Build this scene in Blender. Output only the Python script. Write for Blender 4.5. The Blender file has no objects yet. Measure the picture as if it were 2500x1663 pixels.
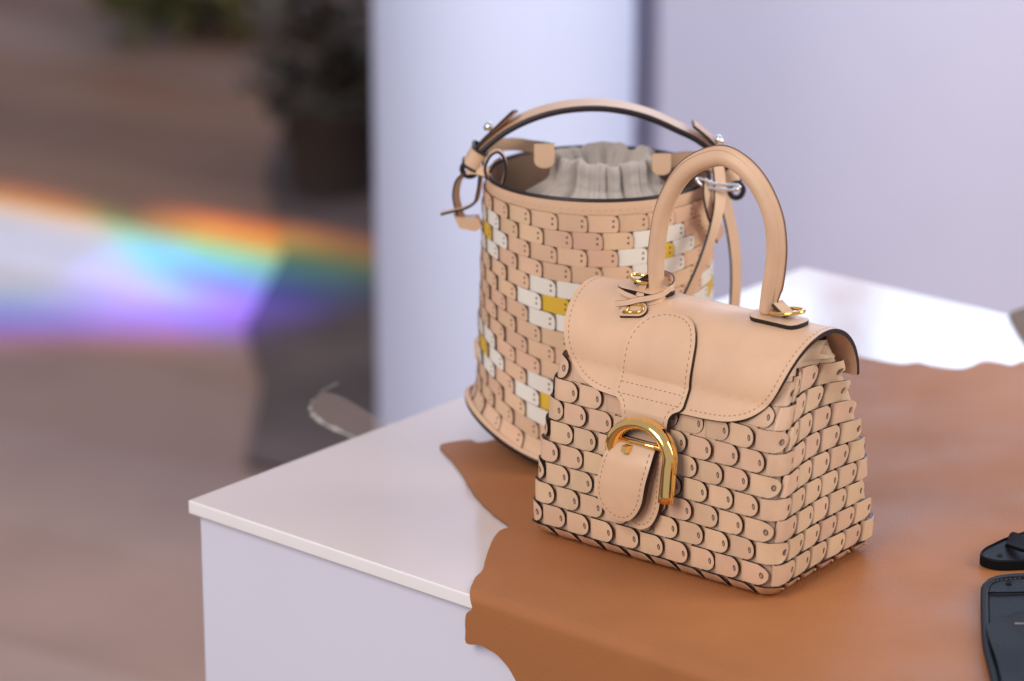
import bpy, bmesh, math, random
import numpy as np
from mathutils import Vector, noise as mnoise

random.seed(7)
scene = bpy.context.scene
COL = scene.collection
V = lambda *a: np.array(a, float)

# ------------------------------------------------------------------ camera
F_PX, TILT, CX, CY, HC = 7785.0, math.radians(18.2), 1250.0, 831.5, 0.8276   # photo 2500 x 1663 px; z = 0 is the plinth top
cam_d = bpy.data.cameras.new("camera"); cam = bpy.data.objects.new("camera", cam_d); COL.objects.link(cam)
cam.location = (0, 0, HC); cam.rotation_euler = (math.pi/2 - TILT, 0, 0)
cam_d.sensor_width = 36.0; cam_d.lens = F_PX / 2500 * 36.0
cam_d.clip_start = 0.05; cam_d.clip_end = 60
cam_d.dof.use_dof = True; cam_d.dof.focus_distance = 2.16; cam_d.dof.aperture_fstop = 4.0
cam_d.dof.aperture_blades = 9
scene.camera = cam

# ------------------------------------------------------------------ world, lamps, exposure
world = bpy.data.worlds.new("World"); scene.world = world; world.use_nodes = True
bg = world.node_tree.nodes["Background"]
bg.inputs[0].default_value = (0.82, 0.82, 1.0, 1); bg.inputs[1].default_value = 0.44
vs = scene.view_settings
vs.view_transform = 'Standard'; vs.look = 'None'; vs.gamma = 1; vs.exposure = 0.30; vs.use_curve_mapping = False
scene.cycles.use_denoising = True
scene.cycles.max_bounces = 8; scene.cycles.caustics_reflective = False; scene.cycles.caustics_refractive = False
scene.cycles.sample_clamp_indirect = 6.0

def area(name, loc, target, sx, sy, power, color):
    d = bpy.data.lights.new(name, 'AREA'); d.shape = 'RECTANGLE'; d.size = sx; d.size_y = sy
    d.energy = power; d.color = color
    o = bpy.data.objects.new(name, d); COL.objects.link(o); o.location = loc
    o.rotation_euler = (Vector(target) - Vector(loc)).to_track_quat('-Z', 'Y').to_euler()
    return o
# daylight from a tall shop window left of and behind the photographer
area("window_light_front", (-1.7, -0.1, 2.0), (0.1, 2.1, 0.1), 1.5, 2.0, 70, (1.0, 0.90, 0.80))
# broad soft lamp added on the right hand side for the bag's brighter right end
area("side_soft_light", (2.4, 1.6, 1.1), (0.2, 2.1, 0.1), 1.3, 1.8, 36, (1.0, 0.94, 0.84))
# two panes of the window in the back wall above the picture: they shine on the column, mirror in the glossy plinth top
area("window_pane_light_a", (0.33, 4.9, 0.98), (0.33, 2.9, 0.15), 0.34, 1.1, 4.6, (0.50, 0.74, 1.0))
area("window_pane_light_b", (0.92, 4.9, 0.98), (0.92, 2.9, 0.15), 0.66, 1.1, 8.8, (0.50, 0.74, 1.0))

area("wall_fill_light", (0.5, 3.0, 2.4), (0.45, 4.8, 1.8), 1.6, 0.6, 62, (0.84, 0.88, 1.0))  # unseen fill lamp added to brighten the back wall and column

# ------------------------------------------------------------------ picture point -> direction -> point on a plane that the thing touches
CAMP = V(0, 0, HC); CT, ST = math.cos(TILT), math.sin(TILT)
def ray(px, py):
    u = (px - CX) / F_PX; v = -(py - CY) / F_PX
    return V(u, CT + v*ST, -ST + v*CT)
def on_z(px, py, z=0.0):
    r = ray(px, py); return CAMP + r * ((z - HC) / r[2])
def on_y(px, py, y):
    r = ray(px, py); return CAMP + r * (y / r[1])
def proj(P):
    d = np.asarray(P) - CAMP; depth = d[1]*CT - d[2]*ST; up = d[1]*ST + d[2]*CT
    return CX + F_PX*d[0]/depth, CY - F_PX*up/depth

# ------------------------------------------------------------------ materials
def mat(name, color, rough=0.5, metallic=0.0, vary=0.0, hue=0.0, bump=0.0, bscale=400, spec=0.5, coat=0.0, mottling=0.0, mscale=12, sheen=0.0, rvar=0.0):
    m = bpy.data.materials.new(name); m.use_nodes = True
    nt = m.node_tree; b = nt.nodes["Principled BSDF"]
    b.inputs["Base Color"].default_value = (*color, 1); b.inputs["Roughness"].default_value = rough
    b.inputs["Metallic"].default_value = metallic; b.inputs["Specular IOR Level"].default_value = spec
    b.inputs["Coat Weight"].default_value = coat; b.inputs["Sheen Weight"].default_value = sheen
    src = None
    L = nt.links
    tc = nt.nodes.new("ShaderNodeTexCoord")
    if vary or hue or mottling:
        hsv = nt.nodes.new("ShaderNodeHueSaturation"); hsv.inputs["Color"].default_value = (*color, 1)
        oi = nt.nodes.new("ShaderNodeObjectInfo")
        if vary:
            mr = nt.nodes.new("ShaderNodeMapRange"); mr.inputs[3].default_value = 1 - vary; mr.inputs[4].default_value = 1 + vary*0.6
            L.new(oi.outputs["Random"], mr.inputs[0]); val = mr.outputs[0]
            if mottling:
                n = nt.nodes.new("ShaderNodeTexNoise"); n.inputs["Scale"].default_value = mscale; n.inputs["Detail"].default_value = 5
                L.new(tc.outputs["Object"], n.inputs["Vector"])
                m2 = nt.nodes.new("ShaderNodeMapRange"); m2.inputs[1].default_value = .3; m2.inputs[2].default_value = .7
                m2.inputs[3].default_value = 1 - mottling; m2.inputs[4].default_value = 1 + mottling
                L.new(n.outputs["Fac"], m2.inputs[0])
                mu = nt.nodes.new("ShaderNodeMath"); mu.operation = 'MULTIPLY'; L.new(val, mu.inputs[0]); L.new(m2.outputs[0], mu.inputs[1]); val = mu.outputs[0]
            L.new(val, hsv.inputs["Value"])
        elif mottling:
            n = nt.nodes.new("ShaderNodeTexNoise"); n.inputs["Scale"].default_value = mscale; n.inputs["Detail"].default_value = 5
            L.new(tc.outputs["Object"], n.inputs["Vector"])
            m2 = nt.nodes.new("ShaderNodeMapRange"); m2.inputs[1].default_value = .3; m2.inputs[2].default_value = .7
            m2.inputs[3].default_value = 1 - mottling; m2.inputs[4].default_value = 1 + mottling
            L.new(n.outputs["Fac"], m2.inputs[0]); L.new(m2.outputs[0], hsv.inputs["Value"])
        if hue:
            wn = nt.nodes.new("ShaderNodeTexWhiteNoise"); wn.noise_dimensions = '1D'; L.new(oi.outputs["Random"], wn.inputs["W"])
            mh = nt.nodes.new("ShaderNodeMapRange"); mh.inputs[3].default_value = 0.5 - hue; mh.inputs[4].default_value = 0.5 + hue
            L.new(wn.outputs["Value"], mh.inputs[0]); L.new(mh.outputs[0], hsv.inputs["Hue"])
        L.new(hsv.outputs["Color"], b.inputs["Base Color"])
    if rvar:
        n = nt.nodes.new("ShaderNodeTexNoise"); n.inputs["Scale"].default_value = mscale*1.7; n.inputs["Detail"].default_value = 6
        L.new(tc.outputs["Object"], n.inputs["Vector"])
        m3 = nt.nodes.new("ShaderNodeMapRange"); m3.inputs[1].default_value = .3; m3.inputs[2].default_value = .7
        m3.inputs[3].default_value = max(.02, rough-rvar); m3.inputs[4].default_value = rough+rvar
        L.new(n.outputs["Fac"], m3.inputs[0]); L.new(m3.outputs[0], b.inputs["Roughness"])
    if bump:
        n = nt.nodes.new("ShaderNodeTexNoise"); n.inputs["Scale"].default_value = bscale; n.inputs["Detail"].default_value = 4
        L.new(tc.outputs["Object"], n.inputs["Vector"])
        bn = nt.nodes.new("ShaderNodeBump"); bn.inputs["Strength"].default_value = bump; bn.inputs["Distance"].default_value = 0.0006
        L.new(n.outputs["Fac"], bn.inputs["Height"]); L.new(bn.outputs["Normal"], b.inputs["Normal"])
    return m
M = {}
M['tan'] = mat("tan_leather", (0.67, 0.435, 0.275), 0.46, vary=.03, bump=.22, bscale=260, mottling=.06, mscale=28, rvar=.08)
M['tab'] = mat("tan_tab_leather", (0.67, 0.45, 0.292), 0.46, vary=.09, hue=.008, bump=.2, bscale=900, mottling=.05, mscale=60, rvar=.08)
M['tab_bucket'] = mat("bucket_tab_leather", (0.66, 0.435, 0.285), 0.5, vary=.09, hue=.009, bump=.15, bscale=900, mottling=.03, mscale=60)
M['bucket_tan'] = mat("bucket_tan_leather", (0.65, 0.43, 0.275), 0.5, bump=.15, bscale=900, mottling=.03, mscale=40)
M['backing'] = mat("backing_leather", (0.60, 0.41, 0.28), 0.6, bump=.1)
M['edge'] = mat("dark_edge_paint", (0.020, 0.012, 0.014), 0.45, bump=.1, bscale=300, spec=.35)
M['brown_edge'] = mat('brown_edge_paint', (0.17, 0.09, 0.055), 0.5)
M['white'] = mat("white_leather", (0.74, 0.70, 0.62), 0.5, vary=.04, bump=.12, bscale=900)
M['yellow'] = mat("yellow_leather", (0.66, 0.42, 0.035), 0.5, vary=.04, bump=.12, bscale=900)
M['gold'] = mat("polished_gold", (1.0, 0.66, 0.22), 0.07, 1.0)
M['gold_soft'] = mat("soft_gold", (0.86, 0.55, 0.16), 0.25, 1.0)
M['silver'] = mat("polished_silver", (0.86, 0.86, 0.84), 0.12, 1.0)
M['thread'] = mat("brown_thread", (0.33, 0.195, 0.12), 0.8, spec=.2)
M['thread_pale'] = mat("pale_thread", (0.40, 0.28, 0.19), 0.7)
M['hole'] = mat("hole_dark", (0.10, 0.055, 0.04), 0.7)
M['canvas'] = mat("pouch_canvas", (0.44, 0.395, 0.355), 0.85, bump=.5, bscale=1500, mottling=.08, mscale=80, sheen=.2)
M['lining'] = mat("bucket_lining", (0.24, 0.145, 0.095), 0.7, mottling=.15, mscale=30)
M['black'] = mat("black_leather", (0.009, 0.009, 0.012), 0.55, bump=.6, bscale=700, mottling=.15, mscale=30, spec=.10)
M['black_edge'] = mat("black_edge_paint", (0.006, 0.006, 0.007), 0.7, spec=.08)
M['wall'] = mat("white_wall_paint", (0.65, 0.64, 0.76), 0.75, bump=.05, bscale=60, mottling=.02, mscale=2)
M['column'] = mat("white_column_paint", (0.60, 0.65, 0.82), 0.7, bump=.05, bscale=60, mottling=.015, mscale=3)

def plinth_mats():
    m = mat("white_laminate", (0.66, 0.575, 0.55), 0.13, bump=.03, bscale=120, mottling=.018, mscale=9, spec=.5, rvar=.04)
    e = mat("white_edge_band", (0.83, 0.81, 0.82), 0.35, mottling=.01, mscale=30)  # window light on the front edge is put into this lighter white
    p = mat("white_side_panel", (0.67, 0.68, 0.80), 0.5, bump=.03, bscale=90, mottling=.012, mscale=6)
    return m, e, p
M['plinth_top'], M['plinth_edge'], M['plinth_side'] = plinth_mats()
def hide_mat():
    m = mat("tanned_hide", (0.37, 0.148, 0.056), 0.52, bump=.5, bscale=600, mottling=.13, mscale=6, spec=.16, rvar=.08)
    return m
M['hide'] = hide_mat()
M['hide_edge'] = mat("raw_hide_edge", (0.20, 0.09, 0.045), 0.8)

# ------------------------------------------------------------------ mesh helpers
def tag(o, label=None, cat=None, group=None, kind=None):
    if label: o["label"] = label
    if cat: o["category"] = cat
    if group: o["group"] = group
    if kind: o["kind"] = kind
    return o
def empty(name, loc=(0, 0, 0)):
    o = bpy.data.objects.new(name, None); o.empty_display_size = .02; o.location = loc; COL.objects.link(o); return o
def mesh(name, verts, faces, mats, parent=None, mi=None, smooth=True):
    me = bpy.data.meshes.new(name); me.from_pydata([tuple(map(float, v)) for v in verts], [], [tuple(f) for f in faces])
    for m in (mats if isinstance(mats, (list, tuple)) else [mats]): me.materials.append(m)
    if mi is not None: me.polygons.foreach_set("material_index", mi)
    me.polygons.foreach_set("use_smooth", [smooth]*len(faces))
    me.update()
    o = bpy.data.objects.new(name, me); COL.objects.link(o)
    if parent is not None:
        o.parent = parent
        if parent.type == 'EMPTY': o.matrix_parent_inverse = parent.matrix_basis.inverted()
    return o
class MB:
    def __init__(s): s.v = []; s.f = []; s.m = []
    def add(s, v, f, m=0):
        n = len(s.v); s.v += [tuple(map(float, q)) for q in v]; s.f += [tuple(i+n for i in q) for q in f]
        s.m += ([m]*len(f) if isinstance(m, int) else list(m))
    def build(s, name, mats, parent=None, smooth=True): return mesh(name, s.v, s.f, mats, parent, s.m, smooth)
def unit(v): v = np.asarray(v, float); return v / (np.linalg.norm(v) + 1e-12)
def catmull(pts, n=8, closed=False):
    P = [np.asarray(p, float) for p in pts]; out = []; N = len(P)
    for i in range(N if closed else N-1):
        p0, p1, p2, p3 = (P[(i-1) % N], P[i], P[(i+1) % N], P[(i+2) % N]) if closed else (P[max(i-1, 0)], P[i], P[i+1], P[min(i+2, N-1)])
        for k in range(n):
            t = k/n
            out.append(.5*((2*p1) + (-p0+p2)*t + (2*p0-5*p1+4*p2-p3)*t*t + (-p0+3*p1-3*p2+p3)*t**3))
    if not closed: out.append(P[-1])
    return out
def sweep(path, section, side0=None, closed=False, caps=True):
    """section: list of (a, b): a along side vector, b along normal; returns verts, faces"""
    P = [np.asarray(p, float) for p in path]; n = len(P); v = []
    T = [unit(P[(i+1) % n]-P[i-1]) if closed or 0 < i < n-1 else unit(P[min(i+1, n-1)]-P[max(i-1, 0)]) for i in range(n)]
    s = unit(side0) if side0 is not None else unit(np.cross(T[0], V(0.3, .2, 1)))
    for i in range(n):
        if callable(section): sec = section(i/(n-1))
        else: sec = section
        s = unit(s - T[i]*np.dot(s, T[i])); nn = np.cross(T[i], s)
        for a, b in sec: v.append(P[i] + s*a + nn*b)
    k = len(sec); f = []
    for i in range(n if closed else n-1):
        for j in range(k):
            a, b = i*k+j, i*k+(j+1) % k; c, d = ((i+1) % n)*k+(j+1) % k, ((i+1) % n)*k+j
            f.append((a, b, c, d))
    if caps and not closed:
        f.append(tuple(reversed(range(k)))); f.append(tuple(range((n-1)*k, n*k)))
    return v, f
def circ(r, n=12, r2=None): return [(r*math.cos(2*math.pi*i/n), (r2 or r)*math.sin(2*math.pi*i/n)) for i in range(n)]
def band(name, path, side, w, t, mats, parent, side_list=None, round_end=True, taper=None):
    """leather strap: faces in material 0, painted edges in material 1"""
    P = [np.asarray(p, float) for p in path]; n = len(P); mb = MB()
    T = [unit(P[min(i+1, n-1)]-P[max(i-1, 0)]) for i in range(n)]
    S = []
    for i in range(n):
        sd = np.asarray(side_list[i] if side_list is not None else side, float)
        S.append(unit(sd - T[i]*np.dot(sd, T[i])))
    N = [np.cross(T[i], S[i]) for i in range(n)]
    W = [w*(taper(i/(n-1)) if taper else 1)/2 for i in range(n)]
    def strip(A, B, m):
        f = [(2*i, 2*i+1, 2*i+3, 2*i+2) for i in range(n-1)]; v = []
        for a, b in zip(A, B): v += [a, b]
        mb.add(v, f, m)
    tl = [P[i]-S[i]*W[i]+N[i]*t/2 for i in range(n)]; tr = [P[i]+S[i]*W[i]+N[i]*t/2 for i in range(n)]
    bl = [P[i]-S[i]*W[i]-N[i]*t/2 for i in range(n)]; br = [P[i]+S[i]*W[i]-N[i]*t/2 for i in range(n)]
    ol = [P[i]-S[i]*(W[i]+t*.18) for i in range(n)]; orr = [P[i]+S[i]*(W[i]+t*.18) for i in range(n)]
    strip(tl, tr, 0); strip(br, bl, 0); strip(tr, orr, 1); strip(orr, br, 1); strip(bl, ol, 1); strip(ol, tl, 1)
    mb.add([tl[0], tr[0], br[0], bl[0]], [(0, 1, 2, 3)], 1); mb.add([tl[-1], tr[-1], br[-1], bl[-1]], [(3, 2, 1, 0)], 1)
    return mb.build(name, mats, parent)

def tri_template(outline, uc=(), vc=()):
    bm = bmesh.new(); vs_ = [bm.verts.new((u, v, 0)) for u, v in outline]; bm.faces.new(vs_)
    bmesh.ops.triangulate(bm, faces=bm.faces[:])
    for c in uc: bmesh.ops.bisect_plane(bm, geom=bm.verts[:]+bm.edges[:]+bm.faces[:], plane_co=(c, 0, 0), plane_no=(1, 0, 0))
    for c in vc: bmesh.ops.bisect_plane(bm, geom=bm.verts[:]+bm.edges[:]+bm.faces[:], plane_co=(0, c, 0), plane_no=(0, 1, 0))
    bmesh.ops.remove_doubles(bm, verts=bm.verts[:], dist=1e-6)
    bm.verts.index_update(); bm.normal_update()
    if sum(f.normal.z for f in bm.faces) < 0: bmesh.ops.reverse_faces(bm, faces=bm.faces[:])
    pts = [(v.co.x, v.co.y) for v in bm.verts]; faces = [tuple(v.index for v in f.verts) for f in bm.faces]
    bnd = []
    for e in bm.edges:
        if len(e.link_faces) == 1:
            l = e.link_loops[0]; bnd.append((l.vert.index, l.link_loop_next.vert.index))
    bm.free(); return pts, faces, bnd
def sheet(name, tpl, Fm, o0, o1, mats, parent, extra=None, flip=False):
    """a leather piece from a flat template: Fm(u, v, o) -> point; o0 bottom, o1 top; slots 0 face, 1 edge"""
    pts, faces, bnd = tpl; mb = MB()
    top = [Fm(u, v, o1(u, v) if callable(o1) else o1) for u, v in pts]
    bot = [Fm(u, v, o0(u, v) if callable(o0) else o0) for u, v in pts]
    rv = (lambda f: tuple(reversed(f))) if flip else (lambda f: f)
    mb.add(top, [rv(f) for f in faces], 0); mb.add(bot, [rv(tuple(reversed(f))) for f in faces], 0)
    ids = sorted({i for e in bnd for i in e}); k = {i: j for j, i in enumerate(ids)}; n = len(ids)
    mb.add([top[i] for i in ids] + [bot[i] for i in ids], [rv((k[a], k[a]+n, k[b]+n, k[b])) for a, b in bnd], 1)
    if extra: extra(mb)
    return mb.build(name, mats, parent)
def rrect(w, h, r, seg=6, left_round=False, r2=None):
    """rectangle from (0, 0) to (w, h) with the right end rounded"""
    r2 = r if r2 is None else r2
    o = [(0, 0)]
    o += [(w-r + r*math.sin(t), r-r*math.cos(t)) for t in np.linspace(0, math.pi/2, seg)]
    o += [(w-r2 + r2*math.cos(t), h-r2 + r2*math.sin(t)) for t in np.linspace(0, math.pi/2, seg)]
    o += [(0, h)]
    out = [o[0]]
    for p in o[1:]:
        if abs(p[0]-out[-1][0])+abs(p[1]-out[-1][1]) > 1e-6: out.append(p)
    return out
def stitches(mb, pts, Fm, o, length=.0021, gap=.0013, w=.00045, m=0):
    length *= 1.25; gap *= 1.1
    """dashes along the flat polyline pts on a mapped surface"""
    P = np.array(pts); seg = np.r_[0, np.cumsum(np.linalg.norm(np.diff(P, axis=0), axis=1))]
    s = 0.0
    def at(x): return np.array([np.interp(x, seg, P[:, 0]), np.interp(x, seg, P[:, 1])])
    while s + length < seg[-1]:
        a, b = at(s), at(s+length); d = unit(b-a); q = V(-d[1], d[0])*w/2; mid = (a+b)/2
        q = q*.8; e1, e2 = a + d*length*.14, b - d*length*.14
        v = [Fm(*a, o-.0002), Fm(*(e1-q), o), Fm(*(e1+q), o), Fm(*(e2-q), o), Fm(*(e2+q), o), Fm(*b, o-.0002), Fm(*e1, o+.00022), Fm(*e2, o+.00022)]
        mb.add(v, [(0, 1, 6), (0, 6, 2), (1, 3, 7, 6), (6, 7, 4, 2), (3, 5, 7), (7, 5, 4)], m)
        s += length+gap
def box(mb, x0, x1, y0, y1, z0, z1, m=0, X=V(1, 0, 0), Y=V(0, 1, 0), O=V(0, 0, 0)):
    c = [O+X*x+Y*y+V(0, 0, z) for z in (z0, z1) for x, y in ((x0, y0), (x1, y0), (x1, y1), (x0, y1))]
    mb.add(c, [(0, 3, 2, 1), (4, 5, 6, 7), (0, 1, 5, 4), (1, 2, 6, 5), (2, 3, 7, 6), (3, 0, 4, 7)], m)

# ================================================================== SETTING
ZF = -0.95
def floor_material(i):
    pal = [(0.33, 0.205, 0.155), (0.265, 0.132, 0.070), (0.36, 0.235, 0.185), (0.195, 0.095, 0.050), (0.30, 0.18, 0.125)]
    return mat("wood_board_%d" % i, pal[i], 0.55, vary=.05, mottling=.12, mscale=3)
FM = [floor_material(i) for i in range(5)]
fl = mesh("floor", [(-9, -2, ZF), (9, -2, ZF), (9, 14, ZF), (-9, 14, ZF)], [(0, 1, 2, 3)], mat("floor_base", (0.22, 0.15, 0.11), .7))
tag(fl, kind="structure")
fd = unit(on_z(900, 640, ZF) - on_z(0, 470, ZF)); fn = V(-fd[1], fd[0], 0)      # boards run this way
c0 = on_z(300, 560, ZF)
w_b = .34
for i in range(-9, 14):
    mb = MB(); wob = random.uniform(-.004, .004)
    O_ = c0 + fn*(i*w_b)
    box(mb, -6, 6, .0008, w_b-.0008, .002, .012+wob*.3, 0, fd, fn, O_)
    mesh("floor_board", mb.v, mb.f, FM[(0, 2, 0, 4, 2)[i % 5] if i < 0 else (1, 3, 1, 4, 3, 0)[i % 6]], fl, smooth=False)

# white wall behind, round column in front of it
YW = 5.0
mb = MB(); box(mb, on_y(1604, 500, YW)[0], 5.0, YW, YW+.15, ZF, 2.6)
tag(mb.build("wall", M['wall'], smooth=False), kind="structure")
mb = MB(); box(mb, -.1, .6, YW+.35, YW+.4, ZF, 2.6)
tag(mb.build("seam_shade_panel", mat("seam_shade", (.36, .36, .50), .8), smooth=False), kind="structure")  # dark panel added in the gap, its colour gives the shade beside the column
ccx = on_y(1229, 500, 4.15); rc = 326*4.15/F_PX
v = []; f = []; nseg = 72
for z in (ZF, 2.6):
    for k in range(nseg):
        t = 2*math.pi*k/nseg; v.append((ccx[0]+rc*math.cos(t), 4.15+rc*math.sin(t), z))
f = [(k, (k+1) % nseg, nseg+(k+1) % nseg, nseg+k) for k in range(nseg)] + [tuple(range(nseg, 2*nseg))]
tag(mesh("column", v, f, M['column']), kind="structure")

# ------------------------------------------------------------------ display plinth
PF = on_z(458, 1221); EX = V(math.cos(math.radians(-40.53)), math.sin(math.radians(-40.53)), 0); EY = V(-EX[1], EX[0], 0)
PW, PD, PT = 1.0, .761, .0105
plinth = empty("display_plinth", tuple(PF + EX*PW/2 + EY*PD/2 + V(0, 0, ZF)))
tag(plinth, "white laminate display plinth with a thin overhanging top board under the brown hide", "plinth")
def bevel_box(name, x0, x1, y0, y1, z0, z1, bev, mats, parent, X=EX, Y=EY, O=PF, seg=3, side_slot=None):
    bm = bmesh.new(); vs_ = []
    for z in (z0, z1):
        for x, y in ((x0, y0), (x1, y0), (x1, y1), (x0, y1)): vs_.append(bm.verts.new(tuple(O+X*x+Y*y+V(0, 0, z))))
    for q in [(0, 3, 2, 1), (4, 5, 6, 7), (0, 1, 5, 4), (1, 2, 6, 5), (2, 3, 7, 6), (3, 0, 4, 7)]: bm.faces.new([vs_[i] for i in q])
    bmesh.ops.bevel(bm, geom=bm.edges[:], offset=bev, segments=seg, affect='EDGES', profile=.5)
    bm.normal_update()
    if side_slot is not None:
        for fc in bm.faces:
            if fc.normal.z < .8: fc.material_index = side_slot
    me = bpy.data.meshes.new(name); bm.to_mesh(me); bm.free()
    for m in mats: me.materials.append(m)
    me.polygons.foreach_set("use_smooth", [True]*len(me.polygons))
    o = bpy.data.objects.new(name, me); COL.objects.link(o)
    wn = o.modifiers.new("wn", 'WEIGHTED_NORMAL'); wn.keep_sharp = True
    if parent: o.parent = parent; o.matrix_parent_inverse = parent.matrix_basis.inverted()
    return o
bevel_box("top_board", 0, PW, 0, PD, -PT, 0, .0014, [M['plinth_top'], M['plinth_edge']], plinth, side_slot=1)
rcs = .006
bevel_box("front_panel", rcs, PW-rcs, rcs, rcs+.018, ZF+.012, -PT-.0003, .001, [M['plinth_side']], plinth)
bevel_box("side_panel", rcs, rcs+.018, rcs+.0185, PD-rcs, ZF+.012, -PT-.0003, .001, [M['plinth_side']], plinth)
bevel_box("side_panel", PW-rcs-.018, PW-rcs, rcs+.0185, PD-rcs, ZF+.012, -PT-.0003, .001, [M['plinth_side']], plinth)
bevel_box("back_panel", rcs+.0185, PW-rcs-.0185, PD-rcs-.018, PD-rcs, ZF+.012, -PT-.0003, .001, [M['plinth_side']], plinth)

# ------------------------------------------------------------------ hide
def p_loc(P): d = P-PF; return (d@EX, d@EY)
HT = .0016
def on_front(px, py):                       # point on the front face of the plinth, unfolded: (x, -drop)
    r = ray(px, py); t = ((PF-CAMP)@EY) / (r@EY); P = CAMP+r*t - PF
    return (P@EX, P[2])
top_l = [(1143, 1462), (1150, 1440), (1160, 1418), (1178, 1398), (1186, 1370), (1200, 1330), (1220, 1302), (1243, 1291), (1205, 1262), (1170, 1228), (1148, 1198), (1130, 1165), (1108, 1135), (1090, 1115), (1074, 1094)]
top_l2 = [(1105, 1085), (1150, 1080), (1190, 1084), (1400, 1020), (1600, 960), (1800, 905), (1950, 880), (2040, 872), (2085, 878), (2140, 888), (2200, 897), (2240, 893), (2270, 900), (2330, 908), (2370, 903), (2400, 890), (2440, 894), (2470, 900), (2500, 890), (2560, 900), (2650, 960)]
hang = [(1142, 1490), (1143, 1530), (1145, 1561), (1175, 1566), (1205, 1578), (1235, 1602), (1258, 1632), (1275, 1663), (1285, 1700), (1300, 1740)]
out = []
for p in reversed(hang): out.append(on_front(*p))
for p in top_l + top_l2: out.append(p_loc(on_z(*p)))
xr = out[-1][0]
out += [(.97, out[-1][1]-.12), (.96, .25), (.98, .06), (.955, -.05), (.80, -.13), (.62, -.16), (.5, -.13)]
dense = []
for i, p in enumerate(catmull([V(*p) for p in out], 3, closed=True)):
    dense.append((p[0]+.0006*mnoise.noise(Vector((p[0]*140, p[1]*140, 3))), p[1]+.0006*mnoise.noise(Vector((p[0]*140, p[1]*140, 9)))))
tplH = tri_template(dense, np.arange(-.02, 1.0, .02), list(np.arange(-.2, -.012, .02)) + [-.010, -.007, -.004, -.002, 0, .002, .004, .007, .010] + list(np.arange(.02, .8, .02)))
RB = .0055
def hide_F(x, y, o):
    b = .0010*mnoise.noise(Vector((x*9, y*9, 1.3))) + .0004*mnoise.noise(Vector((x*30, y*30, 4.1)))
    b = max(0, b + .0007)*min(1, max(0, (math.hypot(*((PF+EX*x+EY*y)[:2]-V(.09, 2.15)))-.20)/.08))
    if y >= RB:
        return PF + EX*x + EY*y + V(0, 0, .0006 + o + b)
    L = RB*math.pi/2*1.0
    t = RB - y
    if t < L:
        a = t/RB
        c = PF + EX*x + EY*RB + V(0, 0, .0006-RB)
        return c - EY*math.sin(a)*(RB+o+b) + V(0, 0, math.cos(a)*(RB+o+b))
    d = t - L
    lift = .003*(1-math.exp(-d/.05)) + max(0, .003*mnoise.noise(Vector((x*7, 0, .2)))) * min(1, d/.06)
    return PF + EX*x + EY*(-(o+b+lift)) + V(0, 0, .0006-RB-d)
hide = sheet("leather_hide", tplH, hide_F, 0, HT, [M['hide'], M['hide_edge']], None)
tag(hide, "brown tanned leather hide with a ragged outline draped over the white plinth", "leather hide")

# ================================================================== FLAP HANDBAG
YAW = math.radians(-38.2)
BX = V(math.cos(YAW), math.sin(YAW), 0); BY = V(-BX[1], BX[0], 0)
BO = V(.1318, 2.0648, .0091)
def bw(x, y, z): return BO + BX*x + BY*y + V(0, 0, z)
def dz(z): return .061 - .06*z - .75*z*z - (.25*(z-.11) if z > .11 else 0) + .0006*max(0, 1-z/.045)
def az(z): return .1000 - .030*z - .45*z*z + .0004*max(0, 1-z/.045)
RCN = .0075
_sec = {}
def section(z, inset):
    key = (round(z, 5), round(inset, 5))
    if key in _sec: return _sec[key]
    a, d = az(z)-inset, dz(z)-inset
    cc = .002 + .10*max(0, z-.035)
    r = RCN
    pts = [(x, -d) for x in np.linspace(0, a-r, 12)[:-1]]
    pts += [(a-r+r*math.sin(t), -d+r-r*math.cos(t)) for t in np.linspace(0, math.pi/2, 8)]
    h_ = d-r
    pts += [(a - cc*(1-(y/h_)**2), y) for y in np.linspace(-h_, h_, 22)[1:-1]]
    pts += [(a-r+r*math.cos(t), d-r+r*math.sin(t)) for t in np.linspace(0, math.pi/2, 8)]
    pts += [(x, d) for x in np.linspace(a-r, 0, 8)[1:]]
    P = np.array(pts); s = np.r_[0, np.cumsum(np.linalg.norm(np.diff(P, axis=0), axis=1))]
    T = np.gradient(P, axis=0); T /= np.linalg.norm(T, axis=1)[:, None]; N = np.stack([T[:, 1], -T[:, 0]], 1)
    _sec[key] = (P, s, N); return _sec[key]
RCUR, Z0 = .0110, -.0049
VC = RCUR*math.pi/2
def bagF(u, v, o):
    if v < VC:
        ph = max(v, -.004)/RCUR; z = Z0 + RCUR*(1-math.cos(ph)); inset = RCUR*(1-math.sin(ph)); nh, nz = math.sin(ph), -.35*math.cos(ph)
    else:
        z = Z0 + RCUR + (v-VC); inset = 0; nz = min(.16, (v-VC)*4); nh = math.sqrt(1-nz*nz)
    P, s, N = section(z, inset)
    sg = 1 if u >= 0 else -1; a = abs(u)
    x = np.interp(a, s, P[:, 0]); y = np.interp(a, s, P[:, 1]); nx = np.interp(a, s, N[:, 0]); ny = np.interp(a, s, N[:, 1])
    l = math.hypot(nx, ny) + 1e-9
    return bw(sg*(x + nx/l*nh*o), y + ny/l*nh*o, z + nz*o)

bag = empty("handbag", (BO[0], BO[1], HT+.001))
tag(bag, "small tan flap handbag of overlapping leather tabs with a gold buckle", "handbag")
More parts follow.
